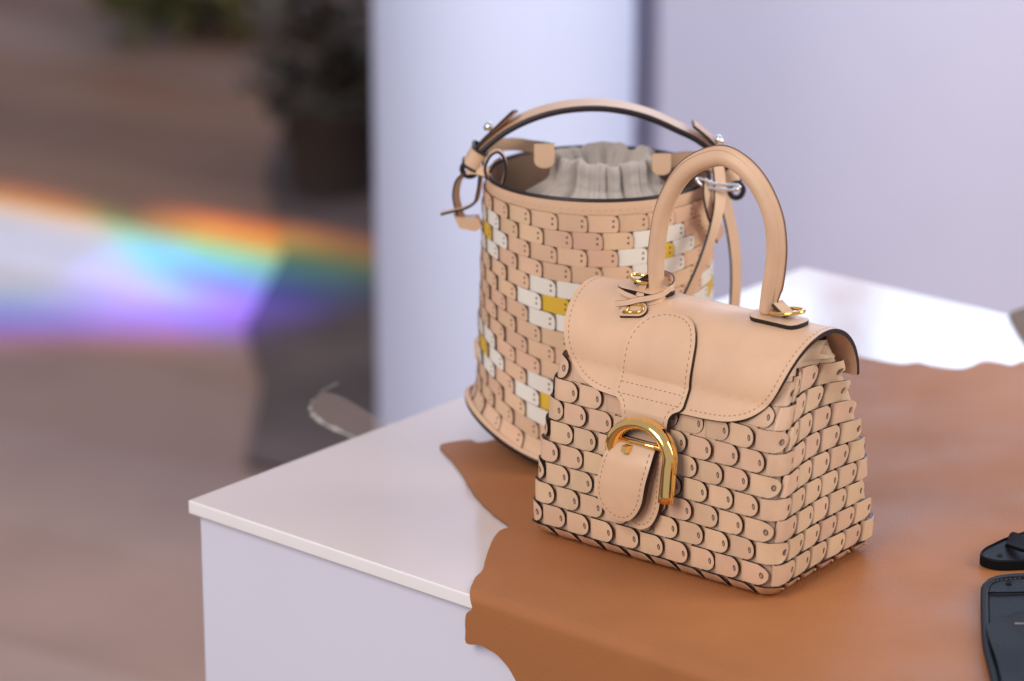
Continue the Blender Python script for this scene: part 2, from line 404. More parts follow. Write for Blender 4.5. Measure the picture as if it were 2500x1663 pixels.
# body behind the tabs
mb = MB(); vs_v = [0, .003, .006, .009, .012, .015, .0173, .022] + list(np.linspace(.03, .1640, 12)); NS = 96
rows_ = []
for vv in vs_v:
    z = Z0 + (RCUR*(1-math.cos(vv/RCUR)) if vv < VC else RCUR + vv-VC)
    P, s, N = section(z, RCUR*(1-math.sin(vv/RCUR)) if vv < VC else 0)
    tot = s[-1]; rows_.append([bagF(u, vv, .0002) for u in list(np.linspace(-tot, tot, NS, endpoint=False))])
for r in rows_: mb.v += [tuple(p) for p in r]
for i in range(len(rows_)-1):
    for k in range(NS): mb.f.append((i*NS+k, i*NS+(k+1) % NS, (i+1)*NS+(k+1) % NS, (i+1)*NS+k)); mb.m.append(0)
mb.f.append(tuple(reversed(range(NS)))); mb.m.append(0); mb.f.append(tuple(range((len(rows_)-1)*NS, len(rows_)*NS))); mb.m.append(1)
mb.build("body", [M['backing'], M['edge']], bag)

# woven tabs
PR, PU = .0147, .0208
TL, THH = PU*.945, PR*.985
tab_tpl = tri_template(rrect(TL, THH, THH*.485, 8), [TL*.03, TL*.06, TL*.2, TL*.4, TL*.65, TL*.85], [THH*.5])
TTH = .0021
def tab_profile(x):
    k = x/TL
    if k < .06: return -.0018 + .0033*math.sin(k/.06*math.pi/2)
    return .0015 - .0003*min(1, (k-.06)/.75)
tab_mats = [M['tab'], M['edge'], M['hole'], M['thread_pale']]
def make_tab(u0, v0, F, mats, parent, prof, tl, th, tth, hole=True, jit=0., two=False, tilt=.0019):
    ju, jv, jr = random.uniform(-1, 1)*jit*.0004, random.uniform(-1, 1)*jit*.0003, random.uniform(-1, 1)*jit*.009
    jo = random.uniform(0, 1)*jit*.0006; jl = random.uniform(-.4, 1)*jit*.0007
    def Fm(x, y, o):
        uu = u0+ju+x - jr*(y-th/2); vv = v0+jv+y + jr*(x-tl/2)
        return F(uu, vv, prof(x) + tilt*(y/th-.3) + jo + jl*(x/tl) + o)
    def extra(mb):
        if not hole: return
        cx, cy = tl*.83, th*.5
        if two:
            for dy in (-.16, .16):
                q = [Fm(cx+.0008*math.cos(t), cy+dy*th+.0010*math.sin(t), tth+.00012) for t in np.linspace(0, 2*math.pi, 8, endpoint=False)]
                mb.add(q, [tuple(range(8))], 2)
            return
        n = 10; rot = .12
        def ring(ra, rb, o):
            out = []
            for t in np.linspace(0, 2*math.pi, n, endpoint=False):
                a, b = ra*math.cos(t), rb*math.sin(t); out.append(Fm(cx + a*math.cos(rot)-b*math.sin(rot), cy + a*math.sin(rot)+b*math.cos(rot), o))
            return out
        mb.add(ring(.00115, .0022, tth+.00010), [tuple(range(n))], 2)
        mb.add([Fm(cx-.0004, cy-.0013, tth+.0002), Fm(cx+.0006, cy-.0013, tth+.0002), Fm(cx+.0006, cy+.0011, tth+.0004), Fm(cx-.0003, cy+.0011, tth+.0004)], [(0, 1, 2, 3)], 3)
    return Fm, extra
# rim band at the top of the body with stitching
mb = MB(); vr0, vr1 = .1500, .1640
us = np.linspace(-.19, .19, 90)
for vv, oo in ((vr0, .0012), (vr1, .0012), (vr1, -.0006)):
    mb.v += [tuple(bagF(u, vv, oo)) for u in us]
n = len(us)
mb.f = [(i, i+1, n+i+1, n+i) for i in range(n-1)] + [(n+i, n+i+1, 2*n+i+1, 2*n+i) for i in range(n-1)]; mb.m = [0]*(n-1) + [1]*(n-1)
rimb = mb.build("rim_band", [M['tab'], M['edge']], bag)
mb = MB(); stitches(mb, [(u, vr1-.003) for u in np.linspace(.08, .19, 60)], bagF, .0013, .003, .0016, .0006)
tag(mb.build("stitching", M['thread'], rimb), kind="stuff")

# ---- flap: swept path in (y, z)
RT, ZT = .0435, .1215
def flap_path():
    pts = [(RT + (dz(.105)+.005-RT)*((ZT-z)/(ZT-.105))**1.2, z) for z in np.linspace(.105, ZT, 12, endpoint=False)]
    pts += [(RT*math.cos(t), ZT+RT*math.sin(t)) for t in np.linspace(0, math.pi, 121)]
    for z in np.linspace(ZT, .01, 80)[1:]:
        pts.append((-(dz(z)+.0085) if z < .1 else -(RT+(dz(.1)+.0085-RT)*((ZT-z)/(ZT-.1))**1.15), z))
    p = np.array(pts); seg = np.r_[0, np.cumsum(np.linalg.norm(np.diff(p, axis=0), axis=1))]
    i = 12+60; T = np.gradient(p, axis=0); T /= np.linalg.norm(T, axis=1)[:, None]
    N = np.stack([T[:, 1], -T[:, 0]], 1)
    ker = np.ones(7)/7
    for c in range(2): N[3:-3, c] = np.convolve(N[:, c], ker, 'valid')
    N /= np.linalg.norm(N, axis=1)[:, None]
    return p, seg-seg[i], N
FP, FS, FN = flap_path()
def flapF(u, s, o):
    y = np.interp(s, FS, FP[:, 0]); z = np.interp(s, FS, FP[:, 1]); ny = np.interp(s, FS, FN[:, 0]); nz = np.interp(s, FS, FN[:, 1])
    return bw(u, y+ny*o, z+nz*o)
half = [(0, .0872), (.02, .0870), (.04, .0864), (.0555, .0845), (.069, .0792), (.079, .0705), (.0868, .0590), (.0918, .0440), (.0948, .0280), (.0966, .0120), (.0970, -.005), (.0970, -.028), (.0966, -.047), (.0960, -.066)]
right = [tuple(p) for p in catmull([V(*p) for p in half], 5)]
fl_out = right + [(-u, s) for u, s in reversed(right[1:])]
def flap_covers(u, v, zmid):
    z = Z0 + RCUR + v - VC
    if abs(u) > az(z) - .002 or z < .08: return False
    i0 = 12+60; sv = np.interp(-z, -FP[i0:, 1], FS[i0:])
    lim = np.interp(abs(u), [p[0] for p in half[:11]], [p[1] for p in half[:11]])
    return sv < lim
NROW = 10
USH = .0036
for k in range(NROW):
    v0 = k*PR + .0006
    zmid = Z0 + RCUR + max(0, v0 + PR/2 - VC)
    P, s, N = section(zmid if v0 > VC else Z0+RCUR*.6, 0 if v0 > VC else RCUR*.3)
    d_ = dz(zmid); umax = az(zmid) + 2*d_ - .006
    n0 = int(math.floor(-umax/PU)) - 1
    for j in range(n0, -n0+2):
        u0 = j*PU + (PU/2 if k % 2 else 0) + USH
        if u0 + TL*.5 < -umax or u0 + TL*.35 > umax: continue
        cov = [flap_covers(u0+TL*a_, v0+THH*b_, zmid) for a_ in (.1, .5, .95) for b_ in (.05, .5, .95)]
        if sum(cov) >= 8: continue                                     # wholly under the flap
        sink = .0022 if any(cov) else 0.0
        Fm, ex = make_tab(u0, v0, (lambda u, v, o, q=sink: bagF(u, v, o-q)), tab_mats, bag, tab_profile, TL, THH, TTH, jit=1)
        sheet("leather_tab", tab_tpl, Fm, 0, TTH, tab_mats, bag, ex)

tplF = tri_template(fl_out, np.arange(-.09, .1, .01), np.arange(-.08, .09, .004))
flap = sheet("flap", tplF, flapF, -.0020, .0012, [M['tan'], M['edge']], bag, flip=True)
def inset_line(pts, d, closed=False):
    P = np.array(pts); T = np.gradient(P, axis=0); T /= np.linalg.norm(T, axis=1)[:, None]
    return [tuple(p + V(-t[1], t[0])*d) for p, t in zip(P, T)]
mb = MB(); bl = [(-u, s) for u, s in reversed(right)][:-1] + right
bl = [(-u, s) for u, s in reversed(right[1:])] + right
st = inset_line(bl, -.0038) if inset_line(bl, -.0038)[len(bl)//2][1] < .087 else inset_line(bl, .0038)
st = st[2:-2]
cut = [p for p in st if p[0] < -.0375]; cut2 = [p for p in st if p[0] > .021]
stitches(mb, cut, flapF, .00125, .0018, .0014, .0008); stitches(mb, cut2, flapF, .00125, .0018, .0014, .0008)
tag(mb.build("stitching", M['thread'], flap), kind="stuff")

# ---- strap on the flap, running down behind the buckle
XC = -.0083
def rounded_strap():
    L = []
    hw = .0285
    pts = [(hw, .083), (hw, .066), (hw-.0004, .050), (hw-.0032, .038), (hw-.010, .0278), (hw-.0195, .0225), (0, .0212)]
    r = [tuple(p) for p in catmull([V(*p) for p in pts], 5)]
    low = [(hw, .083), (.0268, .0862), (.0215, .0895), (.0192, .0945), (.0180, .105), (.0165, .125), (.0158, .148), (.0145, .158), (.0105, .1665), (.005, .1705), (0, .1718)]
    q = [tuple(p) for p in catmull([V(*p) for p in low], 4)]
    rr = list(reversed(q))[:-1] + r           # from bottom centre up the right side to the top centre
    left = [(-u, s) for u, s in reversed(rr)][1:-1]
    def sh(u, s): return XC + (.0045*max(0, min(1, (s-.09)/.06)) if s > .09 else 0)
    full = [(u+sh(u, s), s) for u, s in rr + left]
    return full
so = rounded_strap()
tplS = tri_template(so, np.arange(-.04, .03, .006), np.arange(.02, .172, .004))
def strap_o(u, s):
    s0 = s
    # rises over the flap edge, then lies on the woven front
    return .0016 if s < .083 else .0016 - .0022*min(1, (s-.083)/.02)
strap = sheet("strap", tplS, lambda u, s, o: flapF(u, s, o+strap_o(u, s)), -.0015, .0028, [M['tan'], M['edge']], bag, flip=True)
mb = MB(); so_c = so + so[:1]
ins = inset_line(so_c, .003)
cx_ = sum(p[0] for p in so)/len(so)
if abs(ins[len(so)//3][0]-cx_) > abs(so_c[len(so)//3][0]-cx_): ins = inset_line(so_c, -.003)
stS = lambda u, s, o: flapF(u, s, o+strap_o(u, s))
stitches(mb, ins, stS, .00285, .0019, .0014, .0008)
for sl in (.0755, .0838):
    stitches(mb, [(XC-.0253, sl), (XC+.0253, sl)], stS, .00285, .0019, .0014, .0008)
tag(mb.build("stitching", M['thread'], strap), kind="stuff")

# ---- gold buckle
bxc, hwb = -.0034, .0240
def arch_pt(u, s, o): return flapF(u, s, o)
path = []
for s in np.linspace(.1468, .1185, 7): path.append((bxc+hwb, s, .0078))
for t in np.linspace(0, math.pi, 25)[1:-1]: path.append((bxc+hwb*math.cos(t), 0.1185-.0202*math.sin(t), .0078 + .0016*math.sin(t)))
for s in np.linspace(.1185, .1300, 5): path.append((bxc-hwb, s, .0078-(s-.115)*.25))
P3 = [flapF(*p) for p in path]
n_out = unit(flapF(0, .12, .01)-flapF(0, .12, 0))
def buck_sec(t):
    k = math.sin(math.pi*t); ra, rb = .0054-.0011*k, .0056+.0012*k
    return [(rb*math.cos(q), ra*math.sin(q)) for q in np.linspace(0, 2*math.pi, 20, endpoint=False)]
v, f = sweep(P3, buck_sec, side0=n_out)
buckle = mesh("buckle", v, f, M['gold'], bag)
mb = MB()
v, f = sweep([flapF(bxc-hwb, .1115, .0095), flapF(bxc+hwb, .1115, .0095)], circ(.0016, 10), side0=n_out); mb.add(v, f, 0)
mb.build("cross_bar", M['gold'], buckle)
# pin head: square stud
mb = MB(); pc = (-.0118, .1165)
q0 = [flapF(pc[0]+a*.0052, pc[1]+b*.0052, .0100) for a, b in ((-.5, -.5), (.5, -.5), (.5, .5), (-.5, .5))]
q1 = [flapF(pc[0]+a*.0042, pc[1]+b*.0042, .0168) for a, b in ((-.5, -.5), (.5, -.5), (.5, .5), (-.5, .5))]
mb.add(q0+q1, [(4, 5, 6, 7), (0, 1, 5, 4), (1, 2, 6, 5), (2, 3, 7, 6), (3, 0, 4, 7)], 0)
mb.build("pin_stud", M['gold'], buckle, smooth=False)
# ---- tongue over the cross bar
tp = [(-.0230, .1095), (-.0285, .1205), (-.0320, .1348), (-.0336, .1480), (-.0318, .1560), (-.0275, .1612), (-.0200, .1652), (-.0125, .1664), (-.0050, .1640), (.0010, .1580), (.0052, .1490), (.0070, .1360), (.0088, .1231), (.0072, .1098)]
tq = [(float(p[0])-.0006, float(p[1])+.0006) for p in catmull([V(*p) for p in tp], 4)]
tplT = tri_template(tq, np.arange(-.035, .012, .006), np.arange(.11, .168, .005))
def ton_o(u, s):
    k = min(1, max(0, (s-.109)/.02)); return .0030 + .0100*math.sin(k*math.pi/2) - .0050*max(0, (s-.140)/.026)**1.5 - 6*(u+.0125)**2
tF = lambda u, s, o: flapF(u, s, o+ton_o(u, s))
tongue = sheet("tongue", tplT, tF, -.0022, .0028, [M['tan'], M['edge']], bag, flip=True)
mb = MB(); il = inset_line(tq, .0028)
if il[len(il)//2][1] > tq[len(tq)//2][1]: il = inset_line(tq, -.0028)
stitches(mb, il[2:-2], tF, .00285, .0019, .0014, .0008)
tag(mb.build("stitching", M['thread'], tongue), kind="stuff")

# ---- handle
hp = [(-.0405, .1675), (-.0412, .182), (-.0405, .200), (-.0345, .229), (-.0172, .2560), (.0080, .2698), (.0255, .2672), (.0410, .2550), (.0515, .2370), (.0550, .218), (.0542, .2005), (.0518, .185), (.0498, .1700)]
hpath = [bw(p[0], -.001, p[1]) for p in catmull([V(*p) for p in hp], 7)]
hc = bw(.008, -.001, .20)
R_H = .0057
def h_sec(t):
    k = min(1, max(0, min(t, 1-t)*9)); fin = .0038*k*(.25+.75*min(1, max(0, (t-.2)/.35)))
    r = R_H*(1 - .10*(1-k)); pts = []
    for q in np.linspace(0, 2*math.pi, 24, endpoint=False):
        pts.append((r*math.cos(q) + (fin*max(0, math.cos(q))**10 if fin else 0), r*math.sin(q)*(1)))
    return pts
# side vector kept pointing outward from the arch centre
def sweep_out(path, secf, centre):
    P = [np.asarray(p) for p in path]; n = len(P); v = []
    for i in range(n):
        T = unit(P[min(i+1, n-1)]-P[max(i-1, 0)]); s = unit(np.cross(T, BY)); 
        if np.dot(s, P[i]-centre) < 0: s = -s
        nn = np.cross(T, s); sec = secf(i/(n-1))
        for a, b in sec: v.append(P[i]+s*a+nn*b)
    k = len(sec); f = [(i*k+j, i*k+(j+1) % k, (i+1)*k+(j+1) % k, (i+1)*k+j) for i in range(n-1) for j in range(k)]
    f += [tuple(reversed(range(k))), tuple(range((n-1)*k, n*k))]
    return v, f
v, f = sweep_out(hpath, h_sec, hc)
handle = mesh("handle", v, f, M['tan'], bag)
mb = MB()     # dark painted fin edge and the stitch row beside it
Pn = len(hpath); e1 = []; e2 = []; sp = []
for i, p in enumerate(hpath):
    T = unit(hpath[min(i+1, Pn-1)]-hpath[max(i-1, 0)]); s = unit(np.cross(T, BY)); s = s if np.dot(s, p-hc) > 0 else -s
    k = min(1, max(0, min(i, Pn-1-i)/(Pn-1)*9))
    e1.append(p + s*(R_H*(1-.1*(1-k))+.0038*k*(.25+.75*min(1, max(0, (i/(Pn-1)-.2)/.35)))+.0001)); sp.append((p + s*(R_H*.93+.0003*k) - BY*(.0027) + s*.0000, s))
v, f = sweep(e1[4:-4], circ(.0004, 6), side0=BY); mb.add(v, f, 0)
fin = mb.build("fin_edge", M['brown_edge'], handle)
mb = MB()
for i in range(6, Pn-6):
    a, b = sp[i][0], sp[i+1][0]; s = sp[i][1]
    for t0, t1 in ((0.02, .36), (.52, .86)):
        v, f = sweep([a+(b-a)*t0, a+(b-a)*t1], circ(.0003, 5), side0=s); mb.add(v, f, 0)
tag(mb.build("stitching", M['thread'], handle), kind="stuff")
# handle feet: a leather chape with a ring on each side
def foot(xc, sgn, ra_, rb_):
    out_ = []
    L0, L1, hw = -.013, .029, .0095
    for t in np.linspace(math.pi/2, 3*math.pi/2, 9): out_.append((L0+.0075+hw*.8*math.cos(t), hw*math.sin(t)))
    for t in np.linspace(-math.pi/2, math.pi/2, 9): out_.append((L1-.0075+hw*.8*math.cos(t), hw*math.sin(t)))
    tpl = tri_template(out_, np.arange(-.01, .03, .006), (-.005, 0, .005))
    Fz = lambda a, b, o: flapF(xc+sgn*a, (b+.001), o) if sgn > 0 else flapF(xc+sgn*a, (b+.001), o)
    ch = sheet("handle_chape", tpl, Fz, .0008, .0044, [M['tan'], M['edge']], bag, flip=(sgn > 0))
    # tongue of leather rising from the foot into the handle
    wedge = []
    p0 = [flapF(xc+sgn*q, 0, h) for q, h in ((.0155, .0062), (.0105, .0090), (.0050, .0128))]
    band("chape_tongue", catmull(p0, 5), BY, .0105, .0026, [M['tan'], M['edge']], ch)
    # ring
    rc_ = flapF(xc+sgn*.0135, 0, .0085); ax1 = unit(BX*sgn*.98 + V(0, 0, .16)); ax2 = BY
    ring = [rc_ + ax1*ra_*math.cos(t) + ax2*rb_*math.sin(t) for t in np.linspace(0, 2*math.pi, 30, endpoint=False)]
    v, f = sweep(ring, circ(.0014, 8), side0=V(0, 0, 1), closed=True)
    mesh("ring", v, f, M['gold'], ch)
foot(.0520, 1, .0122, .0080); foot(-.0410, -1, .0078, .0060)

# ---- charm: lace tied round the handle foot with a gold letter on a leather tag
charm = empty("bag_charm", tuple(flapF(-.046, .016, .003)))
tag(charm, "tan leather tag with gold letter D tied by a lace to the handle", "bag charm")
lm = [M['tan'], M['edge']]
def onflap(px, py, h):     # picture point on the top of the flap raised by h
    r = ray(px, py); best = None
    o3 = np.array([(CAMP-BO)@BX, (CAMP-BO)@BY, (CAMP-BO)[2]]); d = np.array([r@BX, r@BY, r[2]])
    Q = FP + FN*h
    for i in range(len(Q)-1):
        a, b = Q[i], Q[i+1]; det = d[1]*-(b-a)[1] + (b-a)[0]*d[2]
        if abs(det) < 1e-12: continue
        rhs = (a[0]-o3[1], a[1]-o3[2]); t = (rhs[0]*-(b-a)[1] + (b-a)[0]*rhs[1])/det
        k = (d[1]*rhs[1]-d[2]*rhs[0])/det
        if 0 <= k <= 1 and t > 0 and (best is None or t < best[0]): best = (t, CAMP+r*t)
    return best[1] if best else CAMP+r*2.2
def on_by(px, py, yb):
    r = ray(px, py); return CAMP + r*((yb + (BO-CAMP)@BY) / (r@BY))
upc = unit(V(0, .25, 1))
band("lace", catmull([onflap(1503, 742, .006), onflap(1530, 739, .007), onflap(1560, 732, .0075), onflap(1590, 727, .0065), onflap(1620, 717, .0065), on_by(1641, 700, -.007), on_by(1646, 685, .003), on_by(1636, 673, .011), on_by(1618, 666, .014), on_by(1598, 664, .014)], 6), upc, .0036, .0013, lm, charm)
band("lace", catmull([on_by(1598, 664, .013), on_by(1583, 670, .009), on_by(1574, 688, 0), on_by(1566, 712, -.009), onflap(1558, 735, .0045), onflap(1553, 744, .0040)], 6), BX, .0056, .0012, lm, charm)
band("lace", catmull([onflap(1507, 706, .0075), onflap(1528, 718, .0055), onflap(1553, 728, .0035), onflap(1585, 739, .0025), onflap(1614, 730, .0025), onflap(1640, 707, .004)], 6), upc, .0032, .0013, lm, charm)
P_bl, P_tl, P_tr = onflap(1513, 773, .0034), onflap(1521, 740, .0040), onflap(1584, 741, .0040)
ex_ = P_tr-P_tl; ey_ = P_tl-P_bl; ez_ = unit(np.cross(ex_, ey_))
def tagF(a, b, o): return P_bl + ex_*a + ey_*b + ez_*o
to = [(0, 0)] + [(.70+.30*math.sin(t), .5-.5*math.cos(t)) for t in np.linspace(0, math.pi, 15)] + [(0, 1)]
tg = sheet("leather_tag", tri_template(to, (.3, .6), ()), tagF, -.0016, .0010, lm, charm)
mb = MB()
def bar(pts, r=.00105):
    v, f = sweep([tagF(a, b, .0016) for a, b in pts], circ(r, 8), side0=ez_); mb.add(v, f, 0)
bar([(.12, .24), (.64, .24)], .0011)
bar([(.66, .24)] + [(.68+.18*math.sin(t), .53-.29*math.cos(t)) for t in np.linspace(.25, math.pi, 10)] + [(.30, .82)])
bar([(.28, .24), (.28, .82)], .0010); bar([(.12, .88), (.20, .84), (.30, .82)], .0009)
mb.build("letter_emblem", M['gold_soft'], tg)

# ================================================================== BUCKET BAG
KX, KY = .0620, 2.2725; KZ = HT+.001
HR = .2096
def k_a(t): return .0827 + .0042*(1-t) + .0062*max(0, 1-t/.10)**2
def k_b(t): return .0770 + .0020*(1-t) + .0040*max(0, 1-t/.10)**2
def bucketF(ph, t, o, z_extra=0):
    a, b = k_a(t), k_b(t); sx, cy = math.sin(ph), math.cos(ph)
    zb = KZ + .0025 + .031*sx*sx; z = zb + t*(HR-zb)
    nx, ny = sx/a, -cy/b; l = math.hypot(nx, ny)
    return V(KX+.0018*t + a*sx + nx/l*o, KY - b*cy + ny/l*o, z+z_extra)
bucket = empty("bucket_bag", (KX, KY, KZ))
tag(bucket, "tall tan bucket bag with white and yellow flower tabs and an arched handle", "bucket bag")
NP = 96; phs = [2*math.pi*k/NP for k in range(NP)]
mb = MB(); lev = list(np.linspace(0, 1, 16))
for t in lev: mb.v += [tuple(bucketF(p, t, -.0012)) for p in phs]
for i in range(len(lev)-1):
    for k in range(NP): mb.f.append((i*NP+k, i*NP+(k+1) % NP, (i+1)*NP+(k+1) % NP, (i+1)*NP+k)); mb.m.append(0)
mb.f.append(tuple(reversed(range(NP)))); mb.m.append(0)
mb.build("body", M['backing'], bucket)
mb = MB(); lev = [.5, .7, .85, 1.0]     # lining
for t in lev: mb.v += [tuple(bucketF(p, t, -.0030)) for p in phs]
for i in range(len(lev)-1):
    for k in range(NP): mb.f.append((i*NP+(k+1) % NP, i*NP+k, (i+1)*NP+k, (i+1)*NP+(k+1) % NP)); mb.m.append(0)
mb.f.append(tuple(range(NP))); mb.m.append(0)
mb.build("lining", M['lining'], bucket)
# rim band, dark rim, base
T0 = .015; T1 = .955; NRK = 15
mb = MB()
for t, o in ((T1-.004, .0004), (T1+.02, .0006), (1.0, .0006)): mb.v += [tuple(bucketF(p, t, o)) for p in phs]
for i in range(2):
    for k in range(NP): mb.f.append((i*NP+k, i*NP+(k+1) % NP, (i+1)*NP+(k+1) % NP, (i+1)*NP+k)); mb.m.append(0)
rb = mb.build("rim_band", M['bucket_tan'], bucket)
v, f = sweep([bucketF(p, 1.0, -.0012, .0003) for p in phs], circ(.0021, 8, .0016), side0=V(0, 0, 1), closed=True); mesh("rim_edge", v, f, M['edge'], rb)
mb = MB(); stitches(mb, [(p*.08, .972) for p in np.linspace(-1.4, 1.4, 80)], lambda u, t, o: bucketF(u/.08, t, o), .0007, .0022, .0022, .0004)
tag(mb.build("stitching", M['thread'], rb), kind="stuff")
mb = MB()
for o, z in ((.0010, .004), (.0045, .0028), (.0045, -.0008), (-.004, -.0012)): mb.v += [tuple(bucketF(p, 0, o, z)) for p in phs]
for i in range(3):
    for k in range(NP): mb.f.append(((i+1)*NP+k, (i+1)*NP+(k+1) % NP, i*NP+(k+1) % NP, i*NP+k)); mb.m.append(1 if i else 0)
mb.f.append(tuple(reversed(range(3*NP, 4*NP)))); mb.m.append(1)
mb.build("base", [M['bucket_tan'], M['edge']], bucket)
# tabs
NC = 24; dph = 2*math.pi/NC
per = dph*.0815; rowh = (T1-T0)/NRK
zrow = .0130
bt_L, bt_H = per*.998, zrow*.995
btpl = tri_template(rrect(bt_L, bt_H, bt_H*.16, 4, r2=bt_H*.42), [bt_L*.1, bt_L*.3, bt_L*.55, bt_L*.8], [bt_H*.5])
def bF(u, v, o): return bucketF(u/per*dph, T0 + v/zrow*rowh, o)
def bprof(x): k = x/bt_L; return (-.0006 + .0013*math.sin(min(1, k/.15)*math.pi/2)) + .0003*k
tabs = []
for k in range(NRK):
    for j in range(NC):
        u0 = (j + (.5 if k % 2 else 0) - NC/2 + .57)*per
        ph = (u0 + per/2)/per*dph
        if abs(ph) > 2.15: continue
        tabs.append((k, j, u0, k*zrow, proj(bF(u0+per/2, (k+.5)*zrow, .001)), ph))
flowers = [(1360, 750), (1633, 610), (1186, 566), (1180, 828), (1372, 985), (1760, 690)]
colour = {}
for fx, fy in flowers:
    best = min((t for t in tabs if abs(t[5]) < (1.45 if fx < 1250 else 1.7)), key=lambda t: (t[4][0]-fx)**2 + (t[4][1]-fy)**2)
    for t in tabs:
        du, dv = abs(t[2]-best[2])/per, abs(t[0]-best[0])
        if dv == 0 and du < .1: colour[(t[0], t[1])] = 'yellow'
        elif (dv == 0 and du < 1.1) or (dv == 1 and du < .6): colour.setdefault((t[0], t[1]), 'white')
for k, j, u0, v0, pp, ph in tabs:
    m = colour.get((k, j), 'tab_bucket'); mats = [M[m], M['brown_edge'], M['hole'], M['thread_pale']]
    Fm, ex = make_tab(u0, v0, bF, mats, bucket, bprof, bt_L, bt_H, .0011, jit=.6, two=True, tilt=.0004)
    sheet("leather_tab", btpl, Fm, 0, .0011, mats, bucket, ex)

# handle strap
YB = KY
km = [M['bucket_tan'], M['edge']]
hpx = [(1143, 402), (1165, 374), (1190, 348), (1235, 314), (1290, 286), (1350, 267), (1410, 258), (1470, 257), (1530, 265), (1590, 282), (1650, 309), (1700, 333), (1742, 366), (1772, 402), (1785, 432)]
hs = band("handle", catmull([on_y(*p, YB) for p in hpx], 6), V(0, 1, 0), .022, .0046, km, bucket)
def stud(p, r, parent, d):
    mb = MB(); prof = [(0, .0), (r*.55, .0), (r*.5, .0020), (r*.9, .0030), (r, .0045), (r*.75, .0062), (r*.3, .0069)]
    d = unit(d); a = unit(np.cross(d, V(0, 1, .2))); b = np.cross(d, a); n = 12
    for rr, hh in prof[1:]: mb.v += [tuple(p + a*rr*math.cos(q) + b*rr*math.sin(q) + d*hh) for q in np.linspace(0, 2*math.pi, n, endpoint=False)]
    m_ = len(prof)-1
    for i in range(m_-1):
        for k in range(n): mb.f.append((i*n+k, i*n+(k+1) % n, (i+1)*n+(k+1) % n, (i+1)*n+k)); mb.m.append(0)
    mb.f.append(tuple(range((m_-1)*n, m_*n))); mb.m.append(0)
    mb.build("stud", M['silver'], parent)
se = band("strap_end", catmull([on_y(*p, YB-.001) for p in [(1160, 371), (1180, 345), (1205, 321), (1232, 295), (1258, 271)]], 5), V(0, 1, -.4), .0165, .0022, km, bucket)
stud(on_y(1201, 318, YB-.002), .0040, se, V(-.7, -.1, .75))
se = band("strap_end", catmull([on_y(*p, YB-.001) for p in [(1768, 386), (1752, 360), (1735, 338), (1715, 320), (1692, 302)]], 5), V(0, 1, 0), .0175, .0022, km, bucket)
stud(on_y(1747, 350, YB-.002), .0042, se, V(.75, -.1, .7))
# keeper sleeve at each foot of the handle
def sleeve(a, b, w, th):
    A_, B_ = on_y(*a, YB), on_y(*b, YB); d = unit(B_-A_); 
    sec = [(w/2*math.cos(q)**1 if False else np.sign(math.cos(q))*abs(math.cos(q))**.5*w/2, np.sign(math.sin(q))*abs(math.sin(q))**.5*th/2) for q in np.linspace(0, 2*math.pi, 20, endpoint=False)]
    v, f = sweep([A_+(B_-A_)*t for t in np.linspace(0, 1, 5)], sec, side0=V(0, 1, 0), caps=False)
    o = mesh("keeper_sleeve", v, f, M['bucket_tan'], bucket)
    for P in (A_, B_):
        v, f = sweep([P + V(0, 1, 0)*x + np.cross(d, V(0, 1, 0))*y for x, y in sec], circ(.0011, 6), side0=d, closed=True); mesh("sleeve_edge", v, f, M['edge'], o)
sleeve((1172, 362), (1148, 402), .0255, .0115)
sleeve((1770, 402), (1792, 440), .0255, .0115)
# rings and hanging straps, left
v, f = sweep([on_y(1147, 408, YB) + V(.0055*math.cos(t), -.006, .0055*math.sin(t)) for t in np.linspace(0, 2*math.pi, 20, endpoint=False)], circ(.0021, 8), side0=V(0, 1, 0), closed=True)
mesh("eyelet", v, f, M['edge'], bucket)
band("ring_strap", catmull([on_y(1140, 415, YB-.008), on_y(1165, 415, YB-.010), on_y(1190, 425, YB-.010), on_y(1196, 440, YB-.004)], 5), V(0, .6, 1), .0075, .0022, km, bucket)
band("lace", catmull([on_y(1140, 420, YB-.006), on_y(1120, 440, YB-.006), on_y(1113, 475, YB-.006), on_y(1119, 508, YB-.006), on_y(1128, 532, YB-.006), on_y(1142, 545, YB-.006), on_y(1163, 543, YB-.003)], 6), V(.5, .86, 0), .0082, .0016, km, bucket)
band("lace", catmull([on_y(1076, 522, YB-.012), on_y(1105, 515, YB-.012), on_y(1135, 508, YB-.012), on_y(1160, 493, YB-.010), on_y(1169, 465, YB-.006), on_y(1173, 430, YB-.004)], 6), V(.3, .95, 0), .0060, .0019, km, bucket)
mb = MB(); pA = [on_y(*p, YB-.006) for p in [(1108, 522), (1140, 530), (1168, 528), (1178, 550), (1160, 560), (1122, 552)]]
tplq = tri_template([(p[0], p[2]) for p in pA]); sheet("strap_loop", tplq, lambda u, v, o: V(u, YB-.006-o, v), -.006, .006, [M['bucket_tan'], M['bucket_tan']], bucket)
tplq = tri_template([(on_y(*p, YB)[0], on_y(*p, YB)[2]) for p in [(1158, 835), (1172, 822), (1186, 822), (1186, 880), (1172, 880), (1160, 868)]]); sheet("side_loop", tplq, lambda u, v, o: V(u, YB-o, v), -.006, .006, [M['bucket_tan'], M['bucket_tan']], bucket)
# inside loops left
band("inner_loop", catmull([on_y(1190, 436, YB-.03), on_y(1184, 410, YB-.03), on_y(1196, 380, YB-.03), on_y(1216, 369, YB-.03), on_y(1232, 388, YB-.03), on_y(1234, 420, YB-.03), on_y(1226, 455, YB-.03)], 6), V(0, 1, 0), .007, .0020, km, bucket)
band("inner_loop", catmull([on_y(1196, 420, YB-.026), on_y(1206, 400, YB-.026), on_y(1222, 388, YB-.026)], 6), V(0, 1, 0), .006, .0018, km, bucket)
